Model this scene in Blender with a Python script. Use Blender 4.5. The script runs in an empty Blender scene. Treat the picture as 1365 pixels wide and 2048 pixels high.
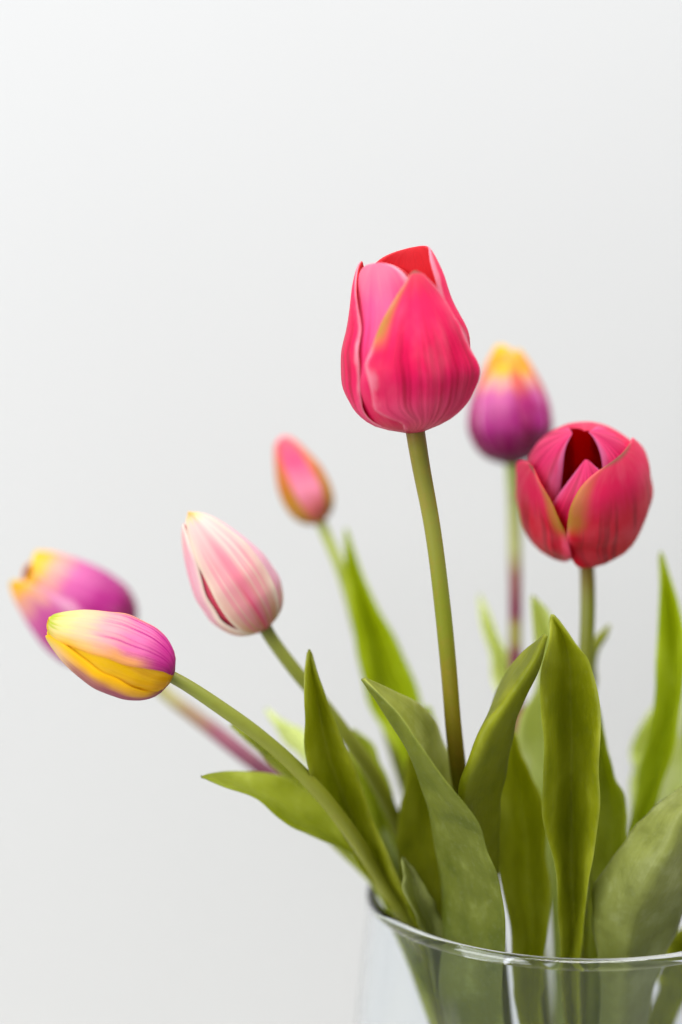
import bpy, math, random
import numpy as np
from mathutils import Vector

sc = bpy.context.scene
# ------------------------------------------------------------------ camera
D = 0.45            # camera to the focal plane (y = 0), metres
H = 0.36            # camera height above the table top
PITCH = 0.0461
FPX = 2844.0        # 50 mm lens, in pixels of the 1365 x 2048 photograph
cam_d = bpy.data.cameras.new('camera')
cam = bpy.data.objects.new('camera', cam_d)
sc.collection.objects.link(cam)
cam.location = (0, -D, H)
cam.rotation_euler = (math.pi / 2 - PITCH, 0, 0)
cam_d.sensor_fit = 'VERTICAL'
cam_d.sensor_height = 36.0
cam_d.sensor_width = 24.0
cam_d.lens = 50.0
cam_d.clip_start = 0.02
cam_d.clip_end = 50
cam_d.dof.use_dof = True
cam_d.dof.focus_distance = 0.452
cam_d.dof.aperture_fstop = 2.0
cam_d.dof.aperture_blades = 9
sc.camera = cam

# ------------------------------------------------------------------ world and lamps
w = bpy.data.worlds.new('World'); sc.world = w; w.use_nodes = True
bg = w.node_tree.nodes['Background']
bg.inputs[0].default_value = (0.93, 0.97, 1.0, 1)
bg.inputs[1].default_value = 0.48

def area(name, loc, target, size, power, color):
    l = bpy.data.lights.new(name, 'AREA'); l.shape = 'RECTANGLE'
    l.size, l.size_y = size; l.energy = power; l.color = color
    o = bpy.data.objects.new(name, l); sc.collection.objects.link(o)
    o.location = loc
    o.rotation_euler = (Vector(target) - Vector(loc)).to_track_quat('-Z', 'Y').to_euler()
    return o
area('window_light', (-1.65, -1.45, 1.05), (0.0, 0.0, 0.38), (1.7, 1.6), 66, (0.97, 0.985, 1.0))
area('ceiling_light', (0.35, -0.45, 2.3), (0.06, -0.02, 0.35), (1.6, 1.0), 72, (1.0, 0.995, 0.98))

sc.view_settings.view_transform = 'Standard'
sc.view_settings.look = 'None'
sc.view_settings.exposure = 0.0
sc.view_settings.gamma = 1.0
sc.view_settings.use_curve_mapping = False
sc.render.engine = 'CYCLES'
sc.cycles.use_denoising = True
sc.cycles.max_bounces = 14
sc.cycles.transmission_bounces = 12
sc.cycles.transparent_max_bounces = 12
sc.cycles.diffuse_bounces = 6
sc.cycles.sample_clamp_indirect = 6.0

# ------------------------------------------------------------------ helpers
CP, SP = math.cos(PITCH), math.sin(PITCH)
def W(px, py, d):
    """point of the photograph's pixel (px, py) at distance d behind the focal plane"""
    rx = (px - 682.5) / FPX; ru = -(py - 1024.0) / FPX
    dy = CP + ru * SP
    dz = -SP + ru * CP
    t = (d + D) / dy
    return np.array([rx * t, d, H + dz * t])
def mmpp(d):
    return (D + d) / FPX

def lin(h):
    h = h.lstrip('#'); c = [int(h[i:i + 2], 16) / 255 for i in (0, 2, 4)]
    return tuple(x / 12.92 if x <= 0.04045 else ((x + 0.055) / 1.055) ** 2.4 for x in c) + (1,)

def crom(P, n):
    """Catmull-Rom through the rows of P (k, ...), n samples"""
    P = np.asarray(P, float); k = len(P)
    if k == 2:
        t = np.linspace(0, 1, n).reshape((n,) + (1,) * (P.ndim - 1))
        return P[0] * (1 - t) + P[1] * t
    E = np.concatenate([[2 * P[0] - P[1]], P, [2 * P[-1] - P[-2]]])
    s = np.linspace(0, k - 1, n); i = np.minimum(s.astype(int), k - 2); f = s - i
    f = f.reshape((n,) + (1,) * (P.ndim - 1))
    a, b, c, d = E[i], E[i + 1], E[i + 2], E[i + 3]
    return 0.5 * (2 * b + (c - a) * f + (2 * a - 5 * b + 4 * c - d) * f * f + (3 * b - a - 3 * c + d) * f ** 3)

def pchip(xs, ys, x):
    xs = np.asarray(xs, float); ys = np.asarray(ys, float); x = np.clip(np.asarray(x, float), xs[0], xs[-1])
    h = np.diff(xs); dl = np.diff(ys) / h; m = np.zeros_like(ys); m[0], m[-1] = dl[0], dl[-1]
    for k in range(1, len(xs) - 1):
        if dl[k - 1] * dl[k] > 0:
            w1, w2 = 2 * h[k] + h[k - 1], h[k] + 2 * h[k - 1]
            m[k] = (w1 + w2) / (w1 / dl[k - 1] + w2 / dl[k])
    i = np.clip(np.searchsorted(xs, x, 'right') - 1, 0, len(xs) - 2)
    t = (x - xs[i]) / h[i]
    return ((2 * t ** 3 - 3 * t * t + 1) * ys[i] + (t ** 3 - 2 * t * t + t) * h[i] * m[i]
            + (-2 * t ** 3 + 3 * t * t) * ys[i + 1] + (t ** 3 - t * t) * h[i] * m[i + 1])

def link_mesh(name, verts, faces, mat, parent=None, uv=None, side=None, smooth=True):
    me = bpy.data.meshes.new(name)
    v = np.asarray(verts, float)
    if parent is not None:
        v = v - np.array(parent.location)
    me.from_pydata(v.tolist(), [], faces)
    if uv is not None:
        l = me.uv_layers.new(name='UVMap')
        vi = np.zeros(len(me.loops), int); me.loops.foreach_get('vertex_index', vi)
        l.data.foreach_set('uv', np.asarray(uv, float)[vi].ravel())
    if side is not None:
        a = me.attributes.new('side', 'FLOAT', 'POINT'); a.data.foreach_set('value', np.asarray(side, float))
    if smooth:
        me.polygons.foreach_set('use_smooth', [True] * len(me.polygons))
    me.materials.append(mat); me.update()
    o = bpy.data.objects.new(name, me); sc.collection.objects.link(o)
    if parent is not None:
        o.parent = parent
    return o

def sheet(name, P, thick, mat, parent, facing=None, vt=None):
    """a thin leaf-like body round the grid P (nv, nu, 3); 'facing' points to side 0"""
    nv, nu = P.shape[:2]
    du = np.gradient(P, axis=1); dv = np.gradient(P, axis=0)
    N = np.cross(du, dv); N /= np.linalg.norm(N, axis=2, keepdims=True) + 1e-12
    if facing is not None and (N[2:-2, nu // 2] * facing[2:-2, nu // 2]).sum() < 0:
        N = -N
    u = np.linspace(-1, 1, nu)[None, :]; v = (np.linspace(0, 1, nv) if vt is None else vt)[:, None]
    T = thick * np.sqrt(np.clip(1 - np.abs(u) ** 10, 0.0, 1)) * np.sqrt(np.clip(1 - v ** 40, 0.0, 1)) + 0.00005
    A = P + N * T[..., None] / 2; B = P - N * T[..., None] / 2
    idx = np.arange(nv * nu).reshape(nv, nu); off = nv * nu
    F = []
    for i in range(nv - 1):
        for j in range(nu - 1):
            a, b, c, d = int(idx[i, j]), int(idx[i, j + 1]), int(idx[i + 1, j + 1]), int(idx[i + 1, j])
            F.append((a, b, c, d)); F.append((a + off, d + off, c + off, b + off))
    loop = list(idx[0, :]) + list(idx[1:, -1]) + list(idx[-1, -2::-1]) + list(idx[-2:0:-1, 0])
    for k in range(len(loop)):
        a, b = int(loop[k]), int(loop[(k + 1) % len(loop)])
        F.append((b, a, a + off, b + off))
    uu = np.broadcast_to((u + 1) / 2, (nv, nu)).ravel(); vv = np.broadcast_to(v, (nv, nu)).ravel()
    uv = np.stack([uu, vv], 1)
    return link_mesh(name, np.concatenate([A.reshape(-1, 3), B.reshape(-1, 3)]), F, mat, parent,
                     np.concatenate([uv, uv]), np.concatenate([np.zeros(off), np.ones(off)]))

def tube(name, pts, radii, mat, parent, n=80, seg=16, swell=0.03, seed=0):
    C = crom(pts, n); R = pchip(np.linspace(0, 1, len(radii)), radii, np.linspace(0, 1, n))
    rs = np.random.default_rng(seed); ph = rs.uniform(0, 6.28, 3)
    t = np.linspace(0, 1, n)
    R = R * (1 + swell * np.sin(9 * t + ph[0]) + swell * 0.6 * np.sin(23 * t + ph[1]))
    Tn = np.gradient(C, axis=0); Tn /= np.linalg.norm(Tn, axis=1, keepdims=True)
    ref = np.array([0, 1.0, 0]); V = []; UV = []
    for k in range(n):
        e1 = np.cross(Tn[k], ref); e1 /= np.linalg.norm(e1); e2 = np.cross(Tn[k], e1)
        for j in range(seg + 1):
            a = 2 * math.pi * j / seg
            V.append(C[k] + R[k] * (math.cos(a) * e1 + math.sin(a) * e2)); UV.append((j / seg, t[k]))
    F = []; s1 = seg + 1
    for k in range(n - 1):
        for j in range(seg):
            a = k * s1 + j; F.append((a, a + 1, a + 1 + s1, a + s1))
    b = len(V); V.append(C[0]); UV.append((0.5, 0)); V.append(C[-1]); UV.append((0.5, 1))
    for j in range(seg):
        F.append((b, j + 1, j)); F.append((b + 1, (n - 1) * s1 + j, (n - 1) * s1 + j + 1))
    return link_mesh(name, V, F, mat, parent, UV)

# ------------------------------------------------------------------ node materials
class G:
    def __init__(s, name):
        s.m = bpy.data.materials.new(name); s.m.use_nodes = True
        s.t = s.m.node_tree; s.t.nodes.clear()
        s.out = s.t.nodes.new('ShaderNodeOutputMaterial')
    def put(s, sock, x):
        if x is None: return
        if isinstance(x, bpy.types.NodeSocket): s.t.links.new(x, sock)
        else: sock.default_value = x
    def n(s, kind, **kw):
        nd = s.t.nodes.new('ShaderNode' + kind)
        for k, v in kw.items(): setattr(nd, k, v)
        return nd
    def math(s, op, a, b=None, c=None, clamp=False):
        nd = s.n('Math', operation=op, use_clamp=clamp)
        s.put(nd.inputs[0], a); s.put(nd.inputs[1], b); s.put(nd.inputs[2], c)
        return nd.outputs[0]
    def ramp(s, f, stops, interp='EASE'):
        nd = s.n('ValToRGB'); r = nd.color_ramp; r.interpolation = interp
        while len(r.elements) < len(stops): r.elements.new(0.5)
        for e, (p, c) in zip(r.elements, stops):
            e.position = p; e.color = lin(c) if isinstance(c, str) else (c, c, c, 1)
        s.put(nd.inputs[0], f); return nd.outputs[0]
    def mix(s, f, a, b, blend='MIX'):
        nd = s.n('Mix', data_type='RGBA', blend_type=blend)
        s.put(nd.inputs[0], f); s.put(nd.inputs[6], a); s.put(nd.inputs[7], b); return nd.outputs[2]
    def uv(s):
        nd = s.n('UVMap', uv_map='UVMap'); sp = s.n('SeparateXYZ'); s.t.links.new(nd.outputs[0], sp.inputs[0])
        return sp.outputs[0], sp.outputs[1]
    def noise(s, x, y, z=0.0, scale=1.0, detail=2.0, rough=0.5):
        c = s.n('CombineXYZ'); s.put(c.inputs[0], x); s.put(c.inputs[1], y); s.put(c.inputs[2], z)
        nd = s.n('TexNoise'); s.t.links.new(c.outputs[0], nd.inputs['Vector'])
        nd.inputs['Scale'].default_value = scale; nd.inputs['Detail'].default_value = detail
        nd.inputs['Roughness'].default_value = rough
        return nd.outputs[0]
    def onoise(s, scale, detail=3.0, rough=0.55):
        tc = s.n('TexCoord'); nd = s.n('TexNoise'); s.t.links.new(tc.outputs['Object'], nd.inputs['Vector'])
        nd.inputs['Scale'].default_value = scale; nd.inputs['Detail'].default_value = detail
        nd.inputs['Roughness'].default_value = rough
        return nd.outputs[0]
    def rnd(s):
        return s.n('ObjectInfo').outputs['Random']
    def side(s):
        return s.n('Attribute', attribute_name='side').outputs['Fac']
    def finish(s, col, rough, spec=0.4, trans=0.0, tcol=None, bump=None, bstr=0.2, bdist=0.0005, sheen=0.0, coat=0.0):
        p = s.n('BsdfPrincipled'); s.put(p.inputs['Base Color'], col); s.put(p.inputs['Roughness'], rough)
        p.inputs['Specular IOR Level'].default_value = spec
        p.inputs['Sheen Weight'].default_value = sheen
        if coat:
            p.inputs['Coat Weight'].default_value = coat; p.inputs['Coat Roughness'].default_value = 0.35
        nb = None
        if bump is not None:
            b = s.n('Bump'); b.inputs['Strength'].default_value = bstr; b.inputs['Distance'].default_value = bdist
            s.put(b.inputs['Height'], bump); nb = b.outputs[0]; s.t.links.new(nb, p.inputs['Normal'])
        sh = p.outputs[0]
        if trans > 0:
            tr = s.n('BsdfTranslucent'); s.put(tr.inputs['Color'], tcol if tcol is not None else col)
            if nb is not None: s.t.links.new(nb, tr.inputs['Normal'])
            mx = s.n('MixShader'); mx.inputs[0].default_value = trans
            s.t.links.new(sh, mx.inputs[1]); s.t.links.new(tr.outputs[0], mx.inputs[2]); sh = mx.outputs[0]
        s.t.links.new(sh, s.out.inputs[0]); return s.m

def petal_mat(name, along, inside, edge=None, edge_w=0.2, edge_on=((0.0, 1.0), (1.0, 1.0)), streak=None, streak_on=((0.0, 1.0), (1.0, 1.0)),
              streak_n=26, streak_amt=0.7, centre=None, centre_w=0.3, left_edge=None, gold_right=False, trans=0.30, rough=0.42, jag=0.05, thresh=0.53):
    g = G(name); u, v = g.uv(); rnd = g.math('MULTIPLY', g.rnd(), 40.0)
    fine = g.noise(g.math('MULTIPLY', u, streak_n), g.math('MULTIPLY', v, 0.8), rnd, 1.0, 2.0, 0.5)
    broad = g.noise(g.math('MULTIPLY', u, 5.0), g.math('MULTIPLY', v, 3.0), rnd, 1.0, 3.0, 0.55)
    vv = g.math('ADD', v, g.math('MULTIPLY', g.math('SUBTRACT', g.noise(g.math('MULTIPLY', u, 22.0), g.math('MULTIPLY', v, 2.0), rnd), 0.5), jag * 4))
    col = g.ramp(vv, along)
    eu = g.math('ABSOLUTE', g.math('SUBTRACT', g.math('MULTIPLY', u, 2.0), 1.0))
    if centre:
        cf = g.ramp(g.math('ADD', eu, g.math('MULTIPLY', g.math('SUBTRACT', fine, 0.5), 0.35)), [(0.0, 1.0), (centre_w, 0.75), (centre_w + 0.22, 0.0)])
        col = g.mix(g.math('MULTIPLY', cf, g.ramp(v, [(a, b) for a, b in ((0.0, 0.8), (0.25, 1.0), (0.6, 0.75), (0.85, 0.25))])), col, lin(centre))
    if streak:
        sm = g.ramp(fine, [(thresh - 0.035, 0.0), (thresh + 0.035, 1.0)])
        so = g.ramp(v, list(streak_on))
        eo = g.ramp(eu, [(0.72, 1.0), (0.95, 0.1)])
        col = g.mix(g.math('MULTIPLY', g.math('MULTIPLY', sm, so), g.math('MULTIPLY', eo, streak_amt)), col, lin(streak))
    col = g.mix(g.math('MULTIPLY', g.ramp(broad, [(0.4, 0.0), (0.75, 1.0)]), 0.07), col, (1.0, 0.6, 0.66, 1))
    if edge:
        ef = g.ramp(g.math('ADD', eu, g.math('MULTIPLY', g.math('SUBTRACT', broad, 0.5), 0.5)), [(1 - edge_w, 0.0), (1.0, 1.0)])
        col = g.mix(g.math('MULTIPLY', ef, g.ramp(v, list(edge_on))), col, lin(edge))
    if left_edge:
        lf = g.ramp(g.math('ADD', g.math('SUBTRACT', 1.0, u) if gold_right else u, g.math('MULTIPLY', g.math('SUBTRACT', broad, 0.5), 0.1)), [(0.0, 1.0), (0.05, 0.75), (0.16, 0.0)])
        lv = g.ramp(v, [(0.5, 0.0), (0.66, 1.0), (0.86, 0.85), (0.96, 0.3)])
        col = g.mix(g.math('MULTIPLY', lf, lv), col, lin(left_edge))
        tipf = g.ramp(v, [(0.965, 0.0), (1.0, 0.9)])
        col = g.mix(tipf, col, lin('#7a5a44'))
    icol = g.ramp(v, inside)
    icol = g.mix(g.math('MULTIPLY', fine, 0.3), icol, lin(inside[0][1]))
    col = g.mix(g.side(), col, icol)
    bmp = g.math('ADD', g.math('MULTIPLY', fine, 0.8), g.math('MULTIPLY', broad, 0.5))
    return g.finish(col, g.math('MULTIPLY_ADD', broad, 0.25, rough - 0.1), 0.22, trans, None, bmp, 0.35, 0.0006, coat=0.0)

def leaf_mat(name, front, back, tcol, trans=0.35, bloom=0.25):
    g = G(name); u, v = g.uv(); rnd = g.math('MULTIPLY', g.rnd(), 40.0)
    veins = g.noise(g.math('MULTIPLY', u, 42.0), g.math('MULTIPLY', v, 1.2), rnd, 1.0, 2.0, 0.5)
    blot = g.onoise(55.0, 4.0, 0.6); speck = g.onoise(520.0, 3.0, 0.6)
    fc = g.ramp(blot, [(0.36, front[0]), (0.52, front[1]), (0.66, front[2])])
    bc = g.ramp(blot, [(0.36, back[0]), (0.52, back[1]), (0.66, back[2])])
    col = g.mix(g.side(), fc, bc)
    col = g.mix(g.math('MULTIPLY', g.ramp(veins, [(0.42, 0.0), (0.62, 1.0)]), 0.20), col, lin(front[0]))
    col = g.mix(g.math('MULTIPLY', g.ramp(speck, [(0.5, 0.0), (0.8, 1.0)]), bloom), col, lin('#a9b184'))
    eu = g.math('ABSOLUTE', g.math('SUBTRACT', g.math('MULTIPLY', u, 2.0), 1.0))
    col = g.mix(g.math('MULTIPLY', g.ramp(eu, [(0.95, 0.0), (1.0, 1.0)]), 0.12), col, lin('#a8b455'))
    bmp = g.math('ADD', g.math('MULTIPLY', veins, 0.6), g.math('ADD', g.math('MULTIPLY', g.onoise(190.0, 4.0), 1.2), g.math('MULTIPLY', blot, 3.0)))
    return g.finish(col, g.math('MULTIPLY_ADD', blot, 0.2, 0.40), 0.35, trans, lin(tcol), bmp, 0.35, 0.0007)

def stem_mat(name, stops, spots='#6b6a20'):
    g = G(name); u, v = g.uv()
    nz = g.noise(g.math('MULTIPLY', u, 6.0), g.math('MULTIPLY', v, 26.0), g.rnd(), 1.0, 3.0)
    vv = g.math('ADD', v, g.math('MULTIPLY', g.math('SUBTRACT', nz, 0.5), 0.03))
    col = g.ramp(vv, stops)
    lines = g.onoise(300.0, 3.0)
    col = g.mix(g.math('MULTIPLY', g.ramp(lines, [(0.45, 0.0), (0.75, 1.0)]), 0.25), col, lin(spots))
    return g.finish(col, 0.42, 0.35, 0.08, None, lines, 0.15, 0.0004)

# ------------------------------------------------------------------ the setting
def plain_mat(name, color, rough, var, scale, bstr, bdist):
    g = G(name); nz = g.onoise(scale, 5.0, 0.6); big = g.onoise(2.2, 2.0)
    col = g.mix(g.math('MULTIPLY', g.ramp(big, [(0.35, 0.0), (0.7, 1.0)]), var), lin(color), tuple(0.94 * c for c in lin(color)[:3]) + (1,))
    return g.finish(col, rough, 0.25, 0, None, nz, bstr, bdist)

def box(name, lo, hi, mat, parent=None):
    x0, y0, z0 = lo; x1, y1, z1 = hi
    V = [(x0, y0, z0), (x1, y0, z0), (x1, y1, z0), (x0, y1, z0), (x0, y0, z1), (x1, y0, z1), (x1, y1, z1), (x0, y1, z1)]
    F = [(3, 2, 1, 0), (4, 5, 6, 7), (0, 1, 5, 4), (1, 2, 6, 5), (2, 3, 7, 6), (3, 0, 4, 7)]
    return link_mesh(name, V, F, mat, parent, smooth=False)

WALL_Y = 0.30
wall = box('wall', (-2.2, WALL_Y, -0.75), (2.2, WALL_Y + 0.12, 1.9), plain_mat('white_wall_paint', '#bababa', 0.75, 0.25, 160.0, 0.12, 0.0006))
wall['kind'] = 'structure'
table = box('tabletop', (-0.75, -0.33, -0.03), (0.75, WALL_Y - 0.004, 0.0), plain_mat('grey_tabletop', '#bab7b0', 0.4, 0.3, 90.0, 0.08, 0.0004))
table['kind'] = 'structure'

# ------------------------------------------------------------------ the vase
VX, VY, VR, VH = 0.0792, 0.055, 0.0699, H - 0.1598
gm = G('clear_glass')
p = gm.n('BsdfPrincipled'); p.inputs['Base Color'].default_value = (0.955, 0.98, 1.0, 1)
p.inputs['Roughness'].default_value = 0.0; p.inputs['IOR'].default_value = 1.47
p.inputs['Transmission Weight'].default_value = 1.0
gm.t.links.new(p.outputs[0], gm.out.inputs[0])
glass = gm.m

def thing(name, label, cat, loc, group=None):
    o = bpy.data.objects.new(name, None); sc.collection.objects.link(o)
    o.empty_display_size = 0.02; o.location = loc; o['label'] = label; o['category'] = cat
    if group: o['group'] = group
    return o

vase = thing('glass_vase', 'clear round glass vase with thick rim holding the tulips', 'vase', (VX, VY, 0.0))
def lathe(name, prof, mat, parent, seg=128):
    V = []; F = []
    for r, z in prof:
        for j in range(seg):
            a = 2 * math.pi * j / seg
            V.append((VX + r * math.cos(a), VY + r * math.sin(a), z))
    for k in range(len(prof) - 1):
        for j in range(seg):
            a = k * seg + j; b = k * seg + (j + 1) % seg
            F.append((a, b, b + seg, a + seg))
    return link_mesh(name, V, F, mat, parent)
zs = np.array([0.012, 0.03, 0.06, 0.09, 0.12, 0.15, 0.175, VH - 0.004])
ro = np.array([0.0600, 0.0665, 0.0730, 0.0757, 0.0760, 0.0742, 0.0718, 0.0696])
zz = np.linspace(zs[0], zs[-1], 40); RO = pchip(zs, ro, zz)
wallt = 0.0030
outer = [(r, z) for r, z in zip(RO, zz)]; inner = [(r - wallt, z) for r, z in zip(RO, zz)]
RB = 0.0020; A0 = math.acos(wallt / 2 / RB); ZC = VH - RB
zz = np.linspace(zs[0], ZC - RB * math.sin(A0), 40); RO = pchip(zs, ro, zz)
outer = [(r, z) for r, z in zip(RO, zz)]; inner = [(r - wallt, z) for r, z in zip(RO, zz)]
rim_arc = [(RO[-1] - wallt / 2 + RB * math.cos(a), ZC + RB * math.sin(a)) for a in np.linspace(-A0, math.pi + A0, 25)]
body = lathe('body', outer, glass, vase)
lathe('rim', rim_arc, glass, vase)
inn = lathe('inner_wall', inner[::-1], glass, vase)
base_prof = [(RO[0] - wallt, 0.012), (RO[0] - 0.006, 0.0085), (RO[0] - 0.014, 0.0068), (0.02, 0.006), (0.0001, 0.006)]
under = [(0.0001, 0.0022), (0.03, 0.0018), (0.05, 0.0006), (0.0535, 0.0002), (0.0575, 0.003), (0.0595, 0.008), (RO[0], 0.012)]
lathe('base', base_prof, glass, vase)
lathe('foot', under, glass, vase)

# ------------------------------------------------------------------ tulip parts
def px_point(P):
    """pixel of a world point, to find where a stem passes a given height"""
    x, y, z = P[0], P[1] + D, P[2] - H
    dep = y * CP - z * SP; up = y * SP + z * CP
    return 682.5 + FPX * x / dep, 1024 - FPX * up / dep

class Tulip:
    def __init__(s, name, label, stem_pts, stem_r, smat, seed=0):
        pts = [W(*q) for q in stem_pts]
        f = pts[-1]; pts[-1] = np.array([0.076 + (f[0] - 0.0735) * 2.5, 0.057 + (f[1] - 0.060) * 1.6, 0.0076])   # cut ends stand apart on the vase floor
        foot = pts[-1].copy(); s.root = thing(name, label, 'tulip', tuple(foot), 'tulips standing in the glass vase')
        s.stem_curve = crom(pts, 200); s.rs = np.random.default_rng(seed)
        k = 0.5 * (mmpp(stem_pts[0][2]) + mmpp(stem_pts[0][2]))
        s.stem = tube('stem', pts, [r * k for r in stem_r], smat, s.root, seed=seed)
    def stem_at(s, y):
        ys = np.array([px_point(q)[1] for q in s.stem_curve]); i = int(np.argmin(np.abs(ys - y)))
        return s.stem_curve[i]
    def flower(s, base, tip, profile):
        s.B = W(*base); T = W(*tip); s.L = np.linalg.norm(T - s.B); s.a = (T - s.B) / s.L
        view = np.array([0, -D, H]) - s.B; f = view - s.a * np.dot(view, s.a); s.ef = f / np.linalg.norm(f)
        s.er = np.cross(s.a, s.ef); s.prof = profile
    def petal(s, az, mat, vmax=1.0, Wd=0.3, edges=None, dr=0.0, tip=(2.0, 0.6), fl=(0.0, 0.0), curl=0.0, twist=0.0, lean=0.0,
              thick=0.0011, wave=0.006, ridge=0.012, nv=56, nu=37, v0=0.0, bulge=0.0, name='petal', nib=0.0, corr=0.0012):
        t = 1 - (1 - np.linspace(0, 1, nv)) ** 1.7; u = np.linspace(-1, 1, nu)
        if edges:
            e = np.array(edges, float); wl = pchip(e[:, 0], e[:, 1], t); wr = pchip(e[:, 0], e[:, 2], t)
        else:
            g = 0.30 + 0.70 * np.sin(np.pi / 2 * np.minimum(1, t / 0.42))
            k = np.clip((t - 0.42) / 0.58, 0, 1); fo = np.maximum(1 - k ** tip[0], 0.0) ** tip[1]
            wl = wr = Wd * g * fo + 0.004
        ph = s.rs.uniform(0, 6.28, 6)
        P = np.zeros((nv, nu, 3)); R = np.zeros((nv, nu, 3))
        pv, pr = zip(*s.prof)
        for i in range(nv):
            v = v0 + t[i] * (vmax - v0); r0 = float(pchip(pv, pr, np.array([v]))[0])
            if v > pv[-1]: r0 = max(0.01, r0 + (v - pv[-1]) * (pr[-1] - pr[-2]) / (pv[-1] - pv[-2]))
            for j in range(nu):
                uu = u[j]; arc = -uu * -1 * (wr[i] if uu > 0 else wl[i])
                ang = arc / max(r0, 0.05); ang = max(-2.0, min(2.0, ang))
                f = fl[1] if uu > 0 else fl[0]
                env = math.sin(math.pi * min(1, t[i] * 0.95 + 0.04))
                r = r0 + dr * min(1.0, t[i] * 6) + f * abs(uu) ** 2.6 * env
                r += wave * env * abs(uu) ** 1.5 * (math.sin(9 * t[i] + ph[0] + (2 if uu > 0 else 0)) + 0.6 * math.sin(19 * t[i] + ph[1] + uu))
                r += ridge * env * (math.exp(-(uu / 0.16) ** 2) * 0.6 - 0.25) + 0.002 * math.sin(17 * uu + ph[2]) * env
                r += corr * (math.sin(31 * uu + ph[3]) + 0.7 * math.sin(52 * uu + ph[4])) * math.exp(-((t[i] - 0.2) / 0.3) ** 2) * (1 - uu * uu)
                r += bulge * math.exp(-((t[i] - 0.3) / 0.25) ** 2)
                cz = max(0.0, (t[i] - 0.72) / 0.28) ** 2
                r += curl * cz
                A = math.radians(az + twist * t[i]) + ang
                rad = math.sin(A) * s.er + math.cos(A) * s.ef
                hh = v - 0.5 * nib * abs(uu) * cz + lean * 0
                P[i, j] = s.B + s.L * (hh * s.a + r * rad); R[i, j] = rad
        # slight random relief so that no petal is a perfect surface of revolution
        return sheet(name, P, thick, mat, s.root, R, t)
    def leaf(s, rows, mat, attach=2420, thick=0.0012, flip=False, wav=0.0007, nv=70, nu=21, end_w=14, edgewav=1.0):
        K = len(rows[0]); A = [[W(*q) for q in r] for r in rows]
        q = s.stem_at(attach); d = q[1]; k = mmpp(d); row = []
        for j in range(K):
            a = (j / (K - 1) - 0.5) * 2
            row.append(q + np.array([a * end_w * k, -0.0035, 0.0]))
        A.append(row)
        A = np.array(A)
        P = crom(A, nv); P = np.swapaxes(crom(np.swapaxes(P, 0, 1), nu), 0, 1)
        du = np.gradient(P, axis=1); dv = np.gradient(P, axis=0)
        N = np.cross(du, dv); N /= np.linalg.norm(N, axis=2, keepdims=True) + 1e-12
        t = np.linspace(0, 1, nv)[:, None]; u = np.linspace(-1, 1, nu)[None, :]
        ph = s.rs.uniform(0, 6.28, 8)
        wv = (np.sin(7 * t + ph[0] + 1.5 * u) * 0.7 + 0.5 * np.sin(15 * t + ph[1] - 2 * u) + edgewav * np.abs(u) ** 2 * np.sin(22 * t + ph[2] + np.sign(u) * ph[3])
              + 0.25 * np.sin(34 * t + 5 * u + ph[4]) - 0.6 * np.exp(-(u / 0.12) ** 2))
        env = np.clip(np.sin(np.pi * np.clip(t * 0.97 + 0.02, 0, 1)), 0, 1)
        P = P + N * (wav * wv * env)[..., None]
        # small scallops along the margin
        side = du / (np.linalg.norm(du, axis=2, keepdims=True) + 1e-12)
        P = P + side * (np.sign(u) * np.abs(u) ** 4 * env * 0.00035 * (np.sin(31 * t + ph[5]) + np.sin(53 * t + ph[6] + u)))[..., None]
        face = np.broadcast_to(np.array([0, -1.0, 0.15]) * (-1 if flip else 1), P.shape)
        return sheet('leaf', P, thick, mat, s.root, face)

# ------------------------------------------------------------------ colours
PK = dict(along=[(0.0, '#e65878'), (0.1, '#e8487a'), (0.3, '#e81860'), (0.45, '#e80a56'), (0.8, '#ec2462'), (1.0, '#e2445e')],
          inside=[(0.0, '#d00810'), (0.6, '#e81420'), (1.0, '#f0404a')], edge='#ee8aa0', edge_w=0.12, streak='#ac0034',
          streak_on=((0.03, 1.0), (0.55, 0.8), (0.8, 0.0)), streak_n=48, streak_amt=0.85, rough=0.48)
pk_out = petal_mat('pink_petal_golden_edge', left_edge='#b08a2c', **PK)
pk_side = petal_mat('pink_petal', **PK)
pk_in = petal_mat('pink_inner_petal', [(0.0, '#d01a4c'), (0.3, '#e61e62'), (0.7, '#f04e8c'), (1.0, '#f07090')],
                  [(0.0, '#c4101a'), (0.6, '#dc2028'), (1.0, '#e8545c')], edge='#f2a8bc', edge_w=0.2, streak='#c81250',
                  streak_on=((0.0, 1.0), (0.55, 0.7), (0.8, 0.0)), streak_n=22, streak_amt=0.6, rough=0.4)
RD = dict(along=[(0.0, '#b80420'), (0.2, '#cc0a2a'), (0.55, '#d81438'), (0.85, '#e0225a'), (1.0, '#de345c')],
          inside=[(0.0, '#d80408'), (0.6, '#e4060c'), (1.0, '#e82a48')], edge='#e65070', edge_w=0.12, streak='#96001c',
          streak_on=((0.0, 1.0), (0.5, 0.8), (0.85, 0.0)), streak_n=24, streak_amt=0.8, rough=0.45, trans=0.36)
rd_out = petal_mat('crimson_petal_golden_edge', left_edge='#b08a2c', **RD)
rd_side = petal_mat('crimson_petal', **RD)
rd_left = petal_mat('crimson_petal_golden_right_edge', left_edge='#b08a2c', gold_right=True, **RD)
rd_in = petal_mat('crimson_inner_petal', [(0.0, '#b80430'), (0.5, '#d80c4c'), (1.0, '#ea3c7c')],
                  [(0.0, '#d80408'), (0.6, '#e4060c'), (1.0, '#e41c38')], edge='#e070a4', edge_w=0.22, streak='#a00834', streak_amt=0.5, rough=0.4, trans=0.38)
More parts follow.
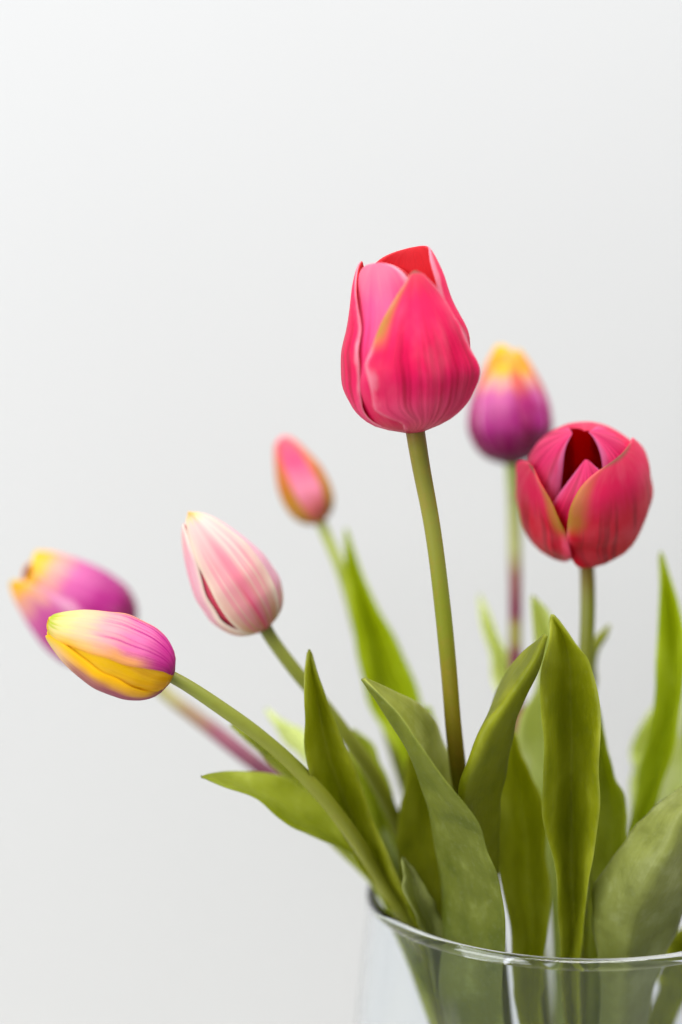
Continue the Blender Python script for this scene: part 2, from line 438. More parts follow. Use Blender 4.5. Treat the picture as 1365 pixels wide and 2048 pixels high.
pu_out = petal_mat('purple_petal', [(0.0, '#4c0430'), (0.18, '#840c56'), (0.42, '#b42c88'), (0.66, '#cc58a0'), (0.82, '#e4a096'), (0.93, '#f0b424'), (1.0, '#d4b808')],
                   [(0.0, '#d0761c'), (0.5, '#e88a1c'), (1.0, '#f0a41c')], edge='#e8a8c8', edge_w=0.2, edge_on=((0.2, 0.2), (0.6, 0.9), (0.9, 0.1)), streak='#8a1660',
                   streak_on=((0.0, 0.8), (0.5, 0.4), (0.75, 0.0)), streak_amt=0.5, rough=0.36, jag=0.05)
pu_gold = petal_mat('purple_petal_golden', [(0.0, '#500430'), (0.2, '#840e52'), (0.52, '#b62c7c'), (0.72, '#d86458'), (0.86, '#f09c1c'), (1.0, '#e6bb08')],
                    [(0.0, '#d0661c'), (0.5, '#e87a1c'), (1.0, '#f0941c')], rough=0.38, jag=0.05)
ye_top = petal_mat('yellow_magenta_petal', [(0.0, '#a01070'), (0.10, '#cf3496'), (0.32, '#de70a8'), (0.55, '#e298a0'), (0.75, '#e2bc94'), (0.9, '#d6ca80'), (1.0, '#a8b430')],
                   [(0.0, '#f0b808'), (1.0, '#f4c410')], edge='#f6bc1c', edge_w=0.46, edge_on=((0.12, 0.0), (0.3, 0.7), (0.8, 0.9), (0.95, 0.3)), streak='#b0007c',
                   streak_on=((0.0, 1.0), (0.45, 0.95), (0.68, 0.0)), streak_n=46, streak_amt=1.0, rough=0.55, jag=0.05, thresh=0.575)
ye_low = petal_mat('mauve_yellow_petal', [(0.0, '#8a2a54'), (0.3, '#a85066'), (0.65, '#b87868'), (0.85, '#e4c090'), (1.0, '#d8cc50')],
                   [(0.0, '#f0b808'), (1.0, '#f4c410')], edge='#fcc400', edge_w=0.66, edge_on=((0.03, 0.2), (0.15, 1.0), (1.0, 1.0)), streak='#7c2454',
                   streak_on=((0.0, 0.9), (0.6, 0.7), (0.8, 0.0)), streak_amt=0.6, rough=0.5)
ye_in = petal_mat('yellow_inner_petal', [(0.0, '#ecb400'), (0.2, '#fccc00'), (0.7, '#ffd400'), (0.9, '#f4bc08'), (1.0, '#d0c830')],
                  [(0.0, '#f0b808'), (1.0, '#f4c410')], streak='#e4a000', streak_amt=0.35, streak_n=14, rough=0.5, trans=0.4)
wh = petal_mat('white_pink_petal', [(0.0, '#b98440'), (0.08, '#d8a480'), (0.25, '#e0b2a4'), (0.6, '#e8c6be'), (0.9, '#e8c8be'), (0.965, '#e6cc90'), (0.985, '#d8b000')],
               [(0.0, '#b8283e'), (1.0, '#d8707c')], edge='#ead8c4', edge_w=0.3, centre='#e4527a', centre_w=0.06, rough=0.5, streak='#e87e98',
               streak_on=((0.0, 0.7), (0.5, 0.7), (0.9, 0.2)), streak_n=13, streak_amt=0.8, thresh=0.55)
wh_side = petal_mat('white_lilac_petal', [(0.0, '#c49a5e'), (0.12, '#e0b4a0'), (0.3, '#e6aec0'), (0.7, '#eab8c8'), (1.0, '#ead0c2')],
                    [(0.0, '#a81c34'), (1.0, '#c85a6a')], edge='#f4e2d4', edge_w=0.3, streak='#ea86a4', streak_amt=0.5, streak_n=9, rough=0.5)
wh_red = petal_mat('deep_pink_inner_petal', [(0.0, '#b85a40'), (0.15, '#c22c4a'), (0.6, '#d04864'), (1.0, '#ecb0b0')], [(0.0, '#a81c34'), (1.0, '#c85a6a')], rough=0.5)
bud_c = petal_mat('small_bud_petal', [(0.0, '#c07a20'), (0.12, '#e4706c'), (0.4, '#f490ac'), (0.7, '#f2507e'), (1.0, '#ee5c6c')],
                  [(0.0, '#c03040'), (1.0, '#d05060')], edge='#da8250', edge_w=0.25, rough=0.45)
bud_s = petal_mat('small_bud_side_petal', [(0.0, '#a07808'), (0.3, '#c2861a'), (0.6, '#d27a30'), (1.0, '#e66450')],
                  [(0.0, '#c03040'), (1.0, '#d05060')], edge='#d08a28', edge_w=0.4, rough=0.45)

lf_deep = leaf_mat('deep_olive_leaf', ('#6e7408', '#84880e', '#9a9e24'), ('#8e9240', '#9ea24c', '#acb05c'), '#c2c80c', 0.44, 0.12)
lf_mid = leaf_mat('mid_green_leaf', ('#868e1c', '#9ca432', '#b2ba4e'), ('#90983e', '#a4ac50', '#b6be68'), '#ccd626', 0.45, 0.16)
lf_fresh = leaf_mat('fresh_green_leaf', ('#90a210', '#a4b41e', '#b8c63c'), ('#a2b236', '#b2c048', '#c0cc5a'), '#d6e01e', 0.50, 0.08)
lf_pale = leaf_mat('pale_backlit_leaf', ('#c4d080', '#d4de9a', '#e2e8ba'), ('#bcc878', '#ccd690', '#dae2a8'), '#ecf29c', 0.50, 0.2)  # pale leaves at the back, lightened further to paint in their backlight
lf_olive = leaf_mat('yellow_olive_leaf', ('#8e940e', '#a2a81e', '#b6bc3a'), ('#9aa030', '#aab03e', '#b6bc4c'), '#d8dc18', 0.46, 0.08)
lf_two = leaf_mat('bloomed_shaded_leaf', ('#566018', '#6a7224', '#828a3e'), ('#969c3c', '#aab04e', '#bec46c'), '#b6bc26', 0.36, 0.16)  # grey bloom, plus shade of the down-facing half painted into the darker face
lf_grey = leaf_mat('grey_green_leaf', ('#727838', '#868c48', '#9ea466'), ('#828846', '#929854', '#a6ac70'), '#b4ba40', 0.36, 0.14)

st_pink = stem_mat('pink_tulip_stem', [(0.0, '#6e5a18'), (0.08, '#74701e'), (0.2, '#868630'), (0.36, '#7c8218'), (0.48, '#80761a'), (0.58, '#7c6c18'), (0.7, '#666c10'), (1.0, '#5c6a14')], '#96742c')
st_green = stem_mat('olive_stem', [(0.0, '#7c8236'), (0.3, '#848a30'), (0.6, '#7a7e1c'), (1.0, '#686c1a')], '#7a7420')
st_red = stem_mat('red_tulip_stem', [(0.0, '#747818'), (0.06, '#707410'), (0.12, '#7a6020'), (0.3, '#767a18'), (1.0, '#686c1a')])
st_pur = stem_mat('maroon_stem', [(0.0, '#98a85c'), (0.24, '#a0a468'), (0.33, '#80504e'), (0.40, '#702c44'), (0.44, '#8c8440'), (0.46, '#8c8440'), (0.49, '#703044'), (0.56, '#702c44'), (0.62, '#8a6048'), (0.68, '#82843c'), (1.0, '#767a20')], '#8a5a50')
st_pur2 = stem_mat('maroon_tinted_stem', [(0.0, '#98a458'), (0.20, '#989460'), (0.29, '#84684a'), (0.37, '#7c3850'), (0.50, '#5c1a38'), (0.6, '#74783a'), (1.0, '#767a20')], '#8a5a50')
st_thin = stem_mat('yellow_green_stem', [(0.0, '#9eaa3c'), (0.3, '#9eaa3c'), (0.6, '#767a20'), (1.0, '#686c1a')])

# ------------------------------------------------------------------ tulip: tall deep pink
t1 = Tulip('tulip', 'tall deep pink open tulip on a straight olive stem above all the others',
           [(830, 856, 0.002), (842, 930, 0.003), (866, 1060, 0.005), (884, 1200, 0.007), (898, 1340, 0.010), (909, 1470, 0.014), (924, 1590, 0.022),
            (950, 1750, 0.034), (985, 1950, 0.046), (1080, 2772, 0.060)], [19.5, 18.0, 16.5, 16.5, 17.0, 17, 17], st_pink, 1)
prof1 = [(0, .05), (.03, .15), (.06, .22), (.12, .29), (.18, .33), (.32, .375), (.46, .36), (.63, .305), (.74, .275), (.85, .25), (.95, .215), (1.0, .19), (1.1, .14)]
t1.flower((831, 861, 0.002), (792, 508, -0.002), prof1)
t1.petal(205, pk_in, 0.955, 0.36, dr=-0.05, tip=(2.2, 0.5))
t1.petal(82, pk_side, 0.80, 0.34, dr=-0.03, tip=(2.2, 0.5))
t1.petal(140, pk_side, 1.035, 0.42, dr=-0.004, tip=(4.5, 0.5), fl=(0.0, 0.03), curl=0.01, wave=0.018)
t1.petal(-42, pk_in, 0.955, 0.34, dr=-0.018, tip=(2.8, 0.45), fl=(0.0, -0.02))
t1.petal(-104, pk_side, 0.985, 0.38, dr=0.004, tip=(1.5, 0.8), fl=(-0.01, 0.014), curl=0.0, wave=0.016)
t1.petal(20, pk_out, 0.885, dr=0.026, corr=0.0026, edges=[(0, .10, .10), (.07, .14, .19), (.14, .27, .26), (.2, .325, .29), (.35, .335, .315), (.45, .335, .295), (.54, .30, .265), (.7, .215, .20), (.85, .12, .125), (.94, .055, .065), (.98, .028, .036), (1, .006, .008)],
         fl=(0.03, 0.012), wave=0.013)

# ------------------------------------------------------------------ tulip: red, facing forward
t2 = Tulip('tulip', 'wide open crimson tulip tipped forward showing its dark red inside',
           [(1166, 1085, 0.052), (1174, 1130, 0.051), (1176, 1220, 0.046), (1172, 1320, 0.044), (1166, 1480, 0.044), (1160, 1750, 0.048), (1150, 2000, 0.050), (1125, 2772, 0.055)],
           [15.5, 15, 15, 15, 15, 15], st_red, 2)
prof2 = [(0, .06), (.04, .18), (.1, .28), (.18, .34), (.3, .375), (.45, .39), (.6, .38), (.72, .355), (.85, .31), (1.0, .24), (1.1, .18)]
t2.flower((1162, 1086, 0.052), (1168, 858, 0.018), prof2)
t2.petal(164, rd_side, 0.97, 0.50, dr=0.0, tip=(2.8, 0.5), curl=-0.24, wave=0.026)
t2.petal(-100, rd_in, 0.95, 0.47, dr=-0.02, tip=(2.4, 0.5), fl=(0.0, -0.14), wave=0.022, curl=-0.17)
t2.petal(104, rd_in, 0.97, 0.46, dr=-0.02, tip=(2.6, 0.5), fl=(-0.16, 0.0), curl=-0.20, wave=0.028)
t2.petal(10, rd_in, 0.85, 0.35, dr=-0.05, tip=(2.0, 0.6), fl=(-0.05, 0.02), curl=-0.14, wave=0.028)
t2.petal(-64, rd_left, 0.81, 0.37, dr=0.02, tip=(1.8, 0.7), fl=(0.035, 0.01), wave=0.026)
t2.petal(56, rd_out, 0.92, 0.455, dr=0.03, tip=(3.0, 0.45), fl=(0.02, 0.045), curl=-0.04, wave=0.028)

# ------------------------------------------------------------------ tulip: purple at the back
t3 = Tulip('tulip', 'purple tulip with golden tips upright behind the tall pink one',
           [(1024, 922, 0.100), (1028, 1000, 0.100), (1030, 1100, 0.098), (1031, 1200, 0.095), (1031, 1320, 0.092), (1036, 1440, 0.088), (1050, 1620, 0.080), (1075, 1900, 0.074), (1110, 2772, 0.066)],
           [14, 14, 14, 14, 14, 14], st_pur, 3)
prof3 = [(0, .05), (.04, .17), (.09, .25), (.18, .32), (.32, .36), (.48, .345), (.64, .295), (.8, .22), (.92, .155), (1.0, .105), (1.1, .05)]
t3.flower((1023, 926, 0.100), (1012, 700, 0.098), prof3)
t3.petal(170, pu_gold, 1.0, 0.34, dr=-0.02)
t3.petal(95, pu_gold, 0.97, 0.34, dr=-0.01)
t3.petal(-110, pu_gold, 0.98, 0.34, dr=-0.02)
t3.petal(-50, pu_gold, 1.05, 0.33, dr=-0.004, tip=(2.2, 0.5))
t3.petal(66, pu_gold, 1.0, 0.32, dr=0.012, tip=(2.0, 0.6), fl=(0.05, 0.0))
t3.petal(6, pu_out, 0.88, 0.31, dr=0.02, tip=(2.4, 0.55))

# ------------------------------------------------------------------ tulip: yellow and magenta bud in front
t4 = Tulip('tulip', 'closed yellow and magenta tulip bud pointing sideways on a long arching stem',
           [(336, 1349, 0.000), (380, 1374, 0.001), (447, 1419, 0.003), (515, 1468, 0.006), (582, 1526, 0.010), (650, 1598, 0.014), (712, 1680, 0.020), (768, 1770, 0.032),
            (850, 1900, 0.040), (960, 2120, 0.046), (1060, 2772, 0.048)], [12.5, 13.5, 14.5, 16, 16.5, 16, 16], st_green, 4)
prof4 = [(0, .05), (.03, .13), (.08, .19), (.16, .235), (.28, .268), (.45, .275), (.62, .24), (.77, .185), (.88, .125), (.95, .08), (1.0, .045), (1.08, .01)]
t4.flower((342, 1353, 0.000), (92, 1248, -0.004), prof4)
t4.petal(165, ye_in, 0.98, 0.30, dr=-0.02)
t4.petal(116, ye_in, 1.0, 0.30, dr=0.004, tip=(2.6, 0.5))
t4.petal(-24, ye_in, 0.97, 0.30, dr=-0.022, tip=(2.0, 0.6), ridge=-0.03)
t4.petal(-150, ye_low, 0.97, 0.30, dr=-0.006)
t4.petal(-92, ye_low, 0.965, 0.27, dr=0.008, tip=(2.2, 0.55), fl=(0, 0.0))
t4.petal(42, ye_top, 0.985, 0.25, dr=0.016, tip=(2.6, 0.5), fl=(-0.004, 0.0))

# ------------------------------------------------------------------ tulip: purple, left and behind
t5 = Tulip('tulip', 'purple tulip with orange tips leaning sideways behind the yellow bud',
           [(246, 1296, 0.100), (290, 1345, 0.098), (345, 1398, 0.095), (420, 1455, 0.090), (500, 1518, 0.084), (590, 1585, 0.078), (695, 1670, 0.072), (815, 1800, 0.066), (930, 2040, 0.064), (1080, 2772, 0.068)],
           [14, 14, 15, 16, 16, 16], st_pur2, 5)
t5.flower((243, 1290, 0.100), (55, 1141, 0.086), [(0, .05), (.04, .2), (.09, .28), (.18, .345), (.32, .385), (.48, .375), (.64, .34), (.8, .28), (.92, .23), (1.0, .18), (1.1, .12)])
t5.petal(170, pu_gold, 1.0, 0.36, dr=-0.02)
t5.petal(110, pu_gold, 0.95, 0.36, dr=-0.02)
t5.petal(-120, pu_gold, 0.98, 0.38, dr=-0.01)
t5.petal(0, pu_gold, 0.99, 0.38, dr=-0.035, tip=(2.2, 0.5))
t5.petal(58, pu_out, 1.06, 0.40, dr=0.01, tip=(2.2, 0.55), fl=(0.01, 0.0))
t5.petal(-62, pu_out, 1.06, 0.40, dr=0.01, tip=(1.8, 0.7))

# ------------------------------------------------------------------ tulip: white and pink bud
t6 = Tulip('tulip', 'closed white and pink striped tulip bud with a yellow tip',
           [(525, 1246, 0.032), (548, 1284, 0.032), (590, 1340, 0.033), (640, 1400, 0.036), (700, 1480, 0.040), (752, 1560, 0.046), (795, 1650, 0.052), (850, 1790, 0.056), (930, 2000, 0.058), (1090, 2772, 0.056)],
           [14, 14, 14.5, 15, 15, 15], st_green, 6)
prof6 = [(0, .05), (.03, .13), (.08, .2), (.16, .25), (.28, .285), (.42, .285), (.58, .25), (.74, .195), (.86, .14), (.94, .09), (1.0, .04), (1.08, .01)]
t6.flower((529, 1254, 0.032), (380, 1030, 0.026), prof6)
t6.petal(175, wh_side, 0.97, 0.30, dr=-0.02)
t6.petal(-135, wh_side, 0.97, 0.30, dr=-0.012)
t6.petal(-48, wh_red, 0.94, 0.28, dr=-0.03)
t6.petal(125, wh_side, 0.97, 0.30, dr=-0.012)
t6.petal(-95, wh_side, 0.97, edges=[(0, .08, .09), (.1, .19, .205), (.3, .23, .203), (.5, .22, .205), (.7, .19, .2), (.85, .13, .15), (.95, .07, .08), (1, .01, .01)], dr=0.004)
t6.petal(68, wh_side, 0.97, 0.30, dr=0.0, tip=(2.2, 0.55))
t6.petal(6, wh, 1.03, edges=[(0, .09, .09), (.1, .19, .17), (.28, .225, .235), (.42, .22, .26), (.6, .195, .24), (.8, .13, .165), (.93, .065, .08), (.985, .02, .022), (1, .005, .005)], dr=0.012)

# ------------------------------------------------------------------ tulip: small pink bud at the back
t7 = Tulip('tulip', 'small slim pink bud with tan edges on a thin stem',
           [(639, 1038, 0.100), (655, 1075, 0.100), (676, 1125, 0.099), (698, 1190, 0.098), (722, 1280, 0.096), (765, 1420, 0.092), (820, 1600, 0.086), (890, 1800, 0.080), (960, 2040, 0.076), (1100, 2772, 0.070)],
           [10, 10.5, 11, 12, 12, 12], st_thin, 7)
t7.flower((640, 1043, 0.100), (563, 874, 0.098), [(0, .05), (.04, .13), (.1, .19), (.2, .24), (.35, .26), (.52, .245), (.7, .19), (.84, .135), (.94, .085), (1.0, .05), (1.08, .02)])
for az in (180, 120, -120):
    t7.petal(az, bud_s, 0.96, 0.28, dr=-0.015)
t7.petal(-65, bud_s, 0.97, 0.26, dr=0.004)
t7.petal(65, bud_s, 0.97, 0.26, dr=0.0)
t7.petal(4, bud_c, 1.0, 0.145, dr=0.018, tip=(2.2, 0.55))

# ------------------------------------------------------------------ leaves, one row per station from the tip: left edge, middle, right edge as (x, y, depth)
# broad leaf reaching left under the yellow bud's stem
t4.leaf([[(403, 1552, .010), (404, 1553, .010), (405, 1555, .010)],
         [(470, 1543, .022), (462, 1562, .014), (455, 1573, .010)],
         [(548, 1546, .030), (530, 1585, .020), (520, 1601, .013)],
         [(600, 1572, .036), (585, 1620, .025), (565, 1640, .016)],
         [(660, 1598, .040), (640, 1655, .029), (612, 1674, .020)],
         [(705, 1660, .046), (690, 1690, .036), (678, 1699, .028)],
         [(745, 1740, .050), (728, 1738, .044), (716, 1712, .038)],
         [(800, 1830, .052), (772, 1808, .047), (738, 1765, .044)],
         [(890, 1960, .052), (840, 1950, .044), (800, 1880, .042)],
         [(960, 2080, .050), (915, 2090, .040), (868, 2070, .042)]], lf_mid, wav=0.0009)
# narrow leaf along that stem
t4.leaf([[(462, 1449, .036), (463, 1450, .036), (464, 1451, .036)],
         [(505, 1468, .038), (497, 1474, .032), (488, 1477, .034)],
         [(560, 1515, .042), (550, 1523, .036), (539, 1526, .038)],
         [(612, 1562, .046), (600, 1572, .040), (586, 1575, .042)],
         [(690, 1670, .052), (665, 1672, .046), (642, 1655, .050)],
         [(806, 1810, .056), (788, 1812, .050), (764, 1798, .054)],
         [(930, 2040, .056), (905, 2040, .050), (880, 2040, .054)]], lf_mid)
# upright leaf beside the white bud's stem
t6.leaf([[(617, 1300, .012), (619, 1299, .012), (621, 1301, .012)],
         [(611, 1350, .006), (624, 1352, .014), (638, 1356, .010)],
         [(609, 1420, .004), (636, 1422, .018), (662, 1420, .012)],
         [(611, 1495, .006), (652, 1500, .024), (692, 1490, .014)],
         [(632, 1570, .012), (680, 1575, .030), (720, 1560, .018)],
         [(668, 1640, .020), (712, 1650, .034), (750, 1640, .022)],
         [(725, 1740, .026), (758, 1750, .036), (792, 1745, .024)],
         [(790, 1828, .036), (814, 1840, .042), (842, 1840, .032)],
         [(880, 1980, .038), (905, 1990, .042), (930, 1990, .034)]], lf_deep, wav=0.0003)
# pale leaf tip behind it
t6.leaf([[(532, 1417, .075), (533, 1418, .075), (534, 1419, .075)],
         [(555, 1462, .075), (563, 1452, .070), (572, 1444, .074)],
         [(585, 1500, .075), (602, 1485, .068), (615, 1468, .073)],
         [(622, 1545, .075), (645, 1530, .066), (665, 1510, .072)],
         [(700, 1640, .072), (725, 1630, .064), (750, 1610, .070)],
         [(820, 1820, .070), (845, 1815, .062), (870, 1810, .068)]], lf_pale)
# dark leaf that curls behind the white bud's stem
t6.leaf([[(700, 1462, .060), (706, 1460, .060), (712, 1463, .060)],
         [(695, 1500, .058), (730, 1490, .066), (755, 1500, .058)],
         [(705, 1560, .056), (748, 1550, .068), (778, 1560, .056)],
         [(730, 1640, .056), (765, 1640, .068), (796, 1640, .056)],
         [(770, 1740, .056), (800, 1745, .066), (826, 1745, .054)],
         [(850, 1900, .058), (880, 1900, .066), (905, 1900, .054)]], lf_mid)
# small leaf low at the vase's edge
t5.leaf([[(803, 1718, .014), (806, 1716, .014), (809, 1719, .014)],
         [(806, 1750, .012), (822, 1752, .017), (838, 1752, .016)],
         [(812, 1795, .012), (838, 1800, .018), (868, 1802, .018)],
         [(842, 1850, .020), (864, 1855, .025), (890, 1858, .025)],
         [(862, 1900, .024), (884, 1905, .029), (908, 1908, .028)],
         [(890, 2040, .026), (915, 2045, .032), (940, 2045, .030)]], lf_grey)
# tall bright leaf behind
t7.leaf([[(691, 1058, .092), (692, 1057, .092), (694, 1059, .092)],
         [(692, 1120, .088), (704, 1122, .096), (716, 1122, .090)],
         [(701, 1210, .086), (728, 1208, .098), (754, 1205, .088)],
         [(712, 1300, .084), (755, 1295, .098), (796, 1288, .086)],
         [(736, 1395, .084), (788, 1388, .098), (838, 1385, .086)],
         [(772, 1478, .082), (822, 1475, .096), (866, 1470, .084)],
         [(812, 1550, .080), (855, 1555, .092), (890, 1560, .080)],
         [(880, 1720, .076), (915, 1725, .086), (945, 1730, .076)],
         [(950, 1920, .072), (975, 1925, .080), (1000, 1930, .072)]], lf_fresh)
# small curled leaf tip behind the channel leaf
t7.leaf([[(848, 1416, .066), (856, 1412, .066), (864, 1418, .066)],
         [(842, 1445, .064), (857, 1443, .068), (871, 1447, .064)],
         [(842, 1500, .064), (862, 1500, .070), (880, 1500, .064)],
         [(855, 1600, .064), (880, 1600, .070), (905, 1600, .064)],
         [(890, 1780, .066), (915, 1780, .072), (940, 1780, .066)]], lf_fresh)
# folded channel leaf clasping the tall stem: far margin, rib, near margin
t1.leaf([[(729, 1355, -.004), (726, 1357, -.005), (728, 1360, -.006)],
         [(772, 1373, .004), (752, 1394, -.004), (760, 1390, -.010)],
         [(822, 1398, .012), (786, 1446, -.002), (808, 1442, -.014)],
         [(868, 1440, .022), (818, 1505, .002), (858, 1510, -.016)],
         [(895, 1492, .032), (848, 1570, .008), (905, 1572, -.014)],
         [(920, 1570, .036), (870, 1632, .014), (948, 1635, -.010)],
         [(945, 1660, .038), (884, 1710, .018), (982, 1700, -.004)],
         [(970, 1770, .038), (890, 1800, .020), (1002, 1780, -.001)],
         [(985, 1890, .038), (893, 1890, .020), (1010, 1880, .000)],
         [(1000, 2040, .040), (900, 2040, .022), (1008, 2040, .006)]], lf_two, flip=True, wav=0.0008, nu=31, edgewav=0.6)
# dark leaf behind the channel leaf
t1.leaf([[(840, 1440, .050), (845, 1437, .050), (850, 1440, .050)],
         [(822, 1490, .046), (855, 1490, .058), (885, 1490, .050)],
         [(806, 1560, .042), (858, 1560, .058), (905, 1560, .050)],
         [(796, 1640, .038), (860, 1640, .056), (915, 1640, .050)],
         [(800, 1720, .034), (868, 1725, .052), (925, 1725, .048)],
         [(815, 1800, .030), (880, 1805, .048), (930, 1805, .046)],
         [(842, 1870, .028), (900, 1875, .046), (940, 1875, .044)],
         [(872, 2040, .030), (930, 2040, .046), (965, 2040, .044)]], lf_deep, wav=0.0009)
# leaf folded upward right of the tall stem: near margin, belly, right edge
t1.leaf([[(1090, 1271, -.006), (1092, 1270, -.007), (1093, 1273, -.006)],
         [(1043, 1306, .008), (1063, 1326, -.008), (1079, 1332, -.002)],
         [(1004, 1358, .016), (1012, 1402, -.010), (1052, 1392, .000)],
         [(985, 1412, .022), (976, 1452, -.012), (1033, 1445, .002)],
         [(975, 1470, .026), (945, 1522, -.010), (1017, 1512, .006)],
         [(970, 1550, .026), (924, 1585, -.004), (1005, 1590, .010)],
         [(965, 1640, .026), (938, 1650, .002), (1001, 1660, .014)],
         [(975, 1720, .028), (965, 1720, .008), (1000, 1740, .018)],
         [(990, 1850, .034), (985, 1850, .020), (1008, 1850, .026)]], lf_deep, nu=31, edgewav=0.5, wav=0.0005)
# broad upright leaf before the crimson tulip's stem
t2.leaf([[(1100, 1236, .004), (1105, 1231, .004), (1113, 1236, .004)],
         [(1099, 1275, .000), (1126, 1270, .010), (1152, 1286, .004)],
         [(1086, 1345, -.004), (1134, 1340, .014), (1184, 1328, .004)],
         [(1080, 1430, -.006), (1137, 1430, .018), (1196, 1425, .000)],
         [(1080, 1515, -.006), (1138, 1520, .020), (1199, 1510, -.002)],
         [(1086, 1600, -.004), (1140, 1605, .020), (1194, 1600, -.002)],
         [(1100, 1690, .000), (1142, 1700, .020), (1188, 1700, .000)],
         [(1112, 1770, .004), (1145, 1785, .020), (1180, 1780, .004)],
         [(1122, 1860, .010), (1145, 1870, .022), (1166, 1865, .010)],
         [(1126, 2000, .020), (1142, 2000, .028), (1160, 2000, .020)]], lf_deep, wav=0.0008)
# greyish leaf at its right shoulder
t2.leaf([[(1192, 1415, .030), (1196, 1412, .030), (1200, 1415, .030)],
         [(1180, 1470, .026), (1195, 1475, .034), (1209, 1478, .030)],
         [(1175, 1550, .024), (1205, 1550, .034), (1232, 1552, .028)],
         [(1178, 1640, .024), (1216, 1640, .034), (1252, 1630, .028)],
         [(1180, 1740, .026), (1220, 1740, .034), (1255, 1730, .028)],
         [(1178, 1880, .030), (1206, 1880, .038), (1232, 1870, .032)]], lf_mid)
# dark tip peeping out behind the crimson tulip's stem
t2.leaf([[(1216, 1252, .070), (1218, 1251, .070), (1220, 1254, .070)],
         [(1186, 1285, .070), (1195, 1292, .066), (1205, 1292, .070)],
         [(1165, 1340, .070), (1178, 1345, .064), (1190, 1345, .070)],
         [(1150, 1450, .070), (1170, 1450, .064), (1188, 1450, .070)],
         [(1145, 1700, .068), (1165, 1700, .062), (1182, 1700, .068)]], lf_deep)
# pale leaf behind the broad one
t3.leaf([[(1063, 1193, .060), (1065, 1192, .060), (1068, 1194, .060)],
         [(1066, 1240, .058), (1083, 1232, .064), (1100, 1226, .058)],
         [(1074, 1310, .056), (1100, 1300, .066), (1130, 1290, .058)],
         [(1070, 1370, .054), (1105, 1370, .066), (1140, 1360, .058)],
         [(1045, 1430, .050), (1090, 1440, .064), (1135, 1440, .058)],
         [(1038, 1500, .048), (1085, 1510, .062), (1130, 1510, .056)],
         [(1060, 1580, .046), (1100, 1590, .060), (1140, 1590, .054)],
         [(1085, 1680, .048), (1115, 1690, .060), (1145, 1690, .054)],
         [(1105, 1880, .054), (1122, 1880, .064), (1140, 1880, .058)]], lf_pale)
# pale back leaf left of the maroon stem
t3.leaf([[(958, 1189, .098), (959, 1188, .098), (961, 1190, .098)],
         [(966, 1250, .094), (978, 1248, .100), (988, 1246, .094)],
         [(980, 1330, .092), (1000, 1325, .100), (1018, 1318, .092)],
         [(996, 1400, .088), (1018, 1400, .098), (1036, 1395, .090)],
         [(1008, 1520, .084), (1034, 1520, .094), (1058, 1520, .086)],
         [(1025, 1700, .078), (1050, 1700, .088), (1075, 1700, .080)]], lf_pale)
# yellow-olive leaf between
t3.leaf([[(1022, 1462, .036), (1026, 1460, .036), (1030, 1462, .036)],
         [(1005, 1510, .030), (1025, 1510, .040), (1043, 1506, .034)],
         [(995, 1570, .024), (1032, 1570, .040), (1068, 1562, .030)],
         [(992, 1650, .020), (1042, 1650, .038), (1090, 1632, .028)],
         [(1000, 1750, .018), (1050, 1750, .036), (1098, 1740, .026)],
         [(1022, 1860, .018), (1060, 1862, .034), (1096, 1860, .024)],
         [(1032, 1960, .020), (1062, 1965, .034), (1092, 1960, .026)],
         [(1040, 2060, .024), (1065, 2060, .036), (1088, 2060, .028)]], lf_olive)
# tall leaf at the right
t2.leaf([[(1320, 1104, .060), (1322, 1103, .060), (1325, 1105, .060)],
         [(1319, 1185, .054), (1332, 1185, .062), (1348, 1182, .056)],
         [(1318, 1285, .050), (1344, 1280, .062), (1372, 1270, .052)],
         [(1311, 1385, .048), (1345, 1380, .060), (1374, 1372, .050)],
         [(1296, 1480, .046), (1326, 1480, .058), (1352, 1474, .048)],
         [(1275, 1565, .044), (1304, 1570, .056), (1326, 1570, .046)],
         [(1256, 1640, .044), (1280, 1645, .054), (1302, 1645, .046)],
         [(1240, 1740, .046), (1262, 1745, .054), (1284, 1745, .048)],
         [(1205, 1940, .050), (1222, 1945, .056), (1240, 1945, .050)]], lf_fresh)
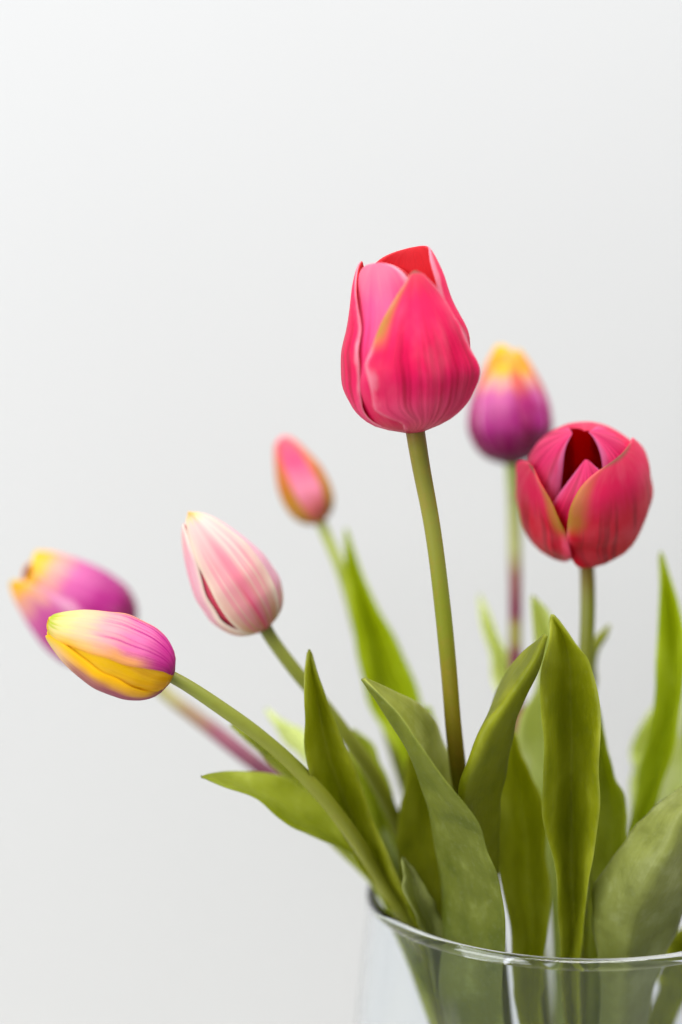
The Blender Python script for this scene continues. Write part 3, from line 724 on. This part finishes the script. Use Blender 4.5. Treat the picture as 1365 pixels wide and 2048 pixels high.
# pale leaf behind that one
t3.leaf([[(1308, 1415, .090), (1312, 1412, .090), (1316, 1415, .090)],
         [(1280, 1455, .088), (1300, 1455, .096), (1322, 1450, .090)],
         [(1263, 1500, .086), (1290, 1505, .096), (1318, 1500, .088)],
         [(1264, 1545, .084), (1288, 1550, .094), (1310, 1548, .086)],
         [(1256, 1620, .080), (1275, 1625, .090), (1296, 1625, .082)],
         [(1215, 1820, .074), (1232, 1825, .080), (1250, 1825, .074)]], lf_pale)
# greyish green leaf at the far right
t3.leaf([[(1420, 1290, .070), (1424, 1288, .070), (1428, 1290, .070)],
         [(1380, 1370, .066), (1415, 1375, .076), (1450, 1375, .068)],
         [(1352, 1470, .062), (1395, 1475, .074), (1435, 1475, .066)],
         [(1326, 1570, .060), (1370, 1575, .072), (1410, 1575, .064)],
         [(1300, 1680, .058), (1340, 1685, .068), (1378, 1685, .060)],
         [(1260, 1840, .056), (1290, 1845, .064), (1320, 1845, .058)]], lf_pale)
# big grey leaf bending over the rim at the right: left margin, rib, right
t2.leaf([[(1420, 1540, .020), (1424, 1542, .018), (1428, 1546, .016)],
         [(1362, 1572, .016), (1390, 1590, .004), (1420, 1620, .010)],
         [(1305, 1610, .012), (1358, 1640, -.002), (1408, 1680, .008)],
         [(1282, 1655, .010), (1338, 1690, -.004), (1398, 1730, .008)],
         [(1225, 1712, .010), (1308, 1745, -.004), (1390, 1780, .010)],
         [(1190, 1770, .012), (1280, 1800, -.002), (1368, 1830, .014)],
         [(1186, 1840, .014), (1262, 1860, .002), (1342, 1880, .018)],
         [(1194, 1930, .018), (1250, 1940, .008), (1316, 1950, .022)],
         [(1198, 2040, .024), (1240, 2050, .016), (1290, 2060, .028)]], lf_grey, wav=0.0010)
# dark leaf low at the right inside the rim
t3.leaf([[(1400, 1830, .050), (1404, 1828, .050), (1408, 1830, .050)],
         [(1345, 1875, .046), (1375, 1880, .054), (1402, 1885, .048)],
         [(1322, 1940, .044), (1352, 1945, .052), (1382, 1950, .046)],
         [(1290, 2040, .046), (1320, 2045, .052), (1350, 2050, .048)]], lf_deep)
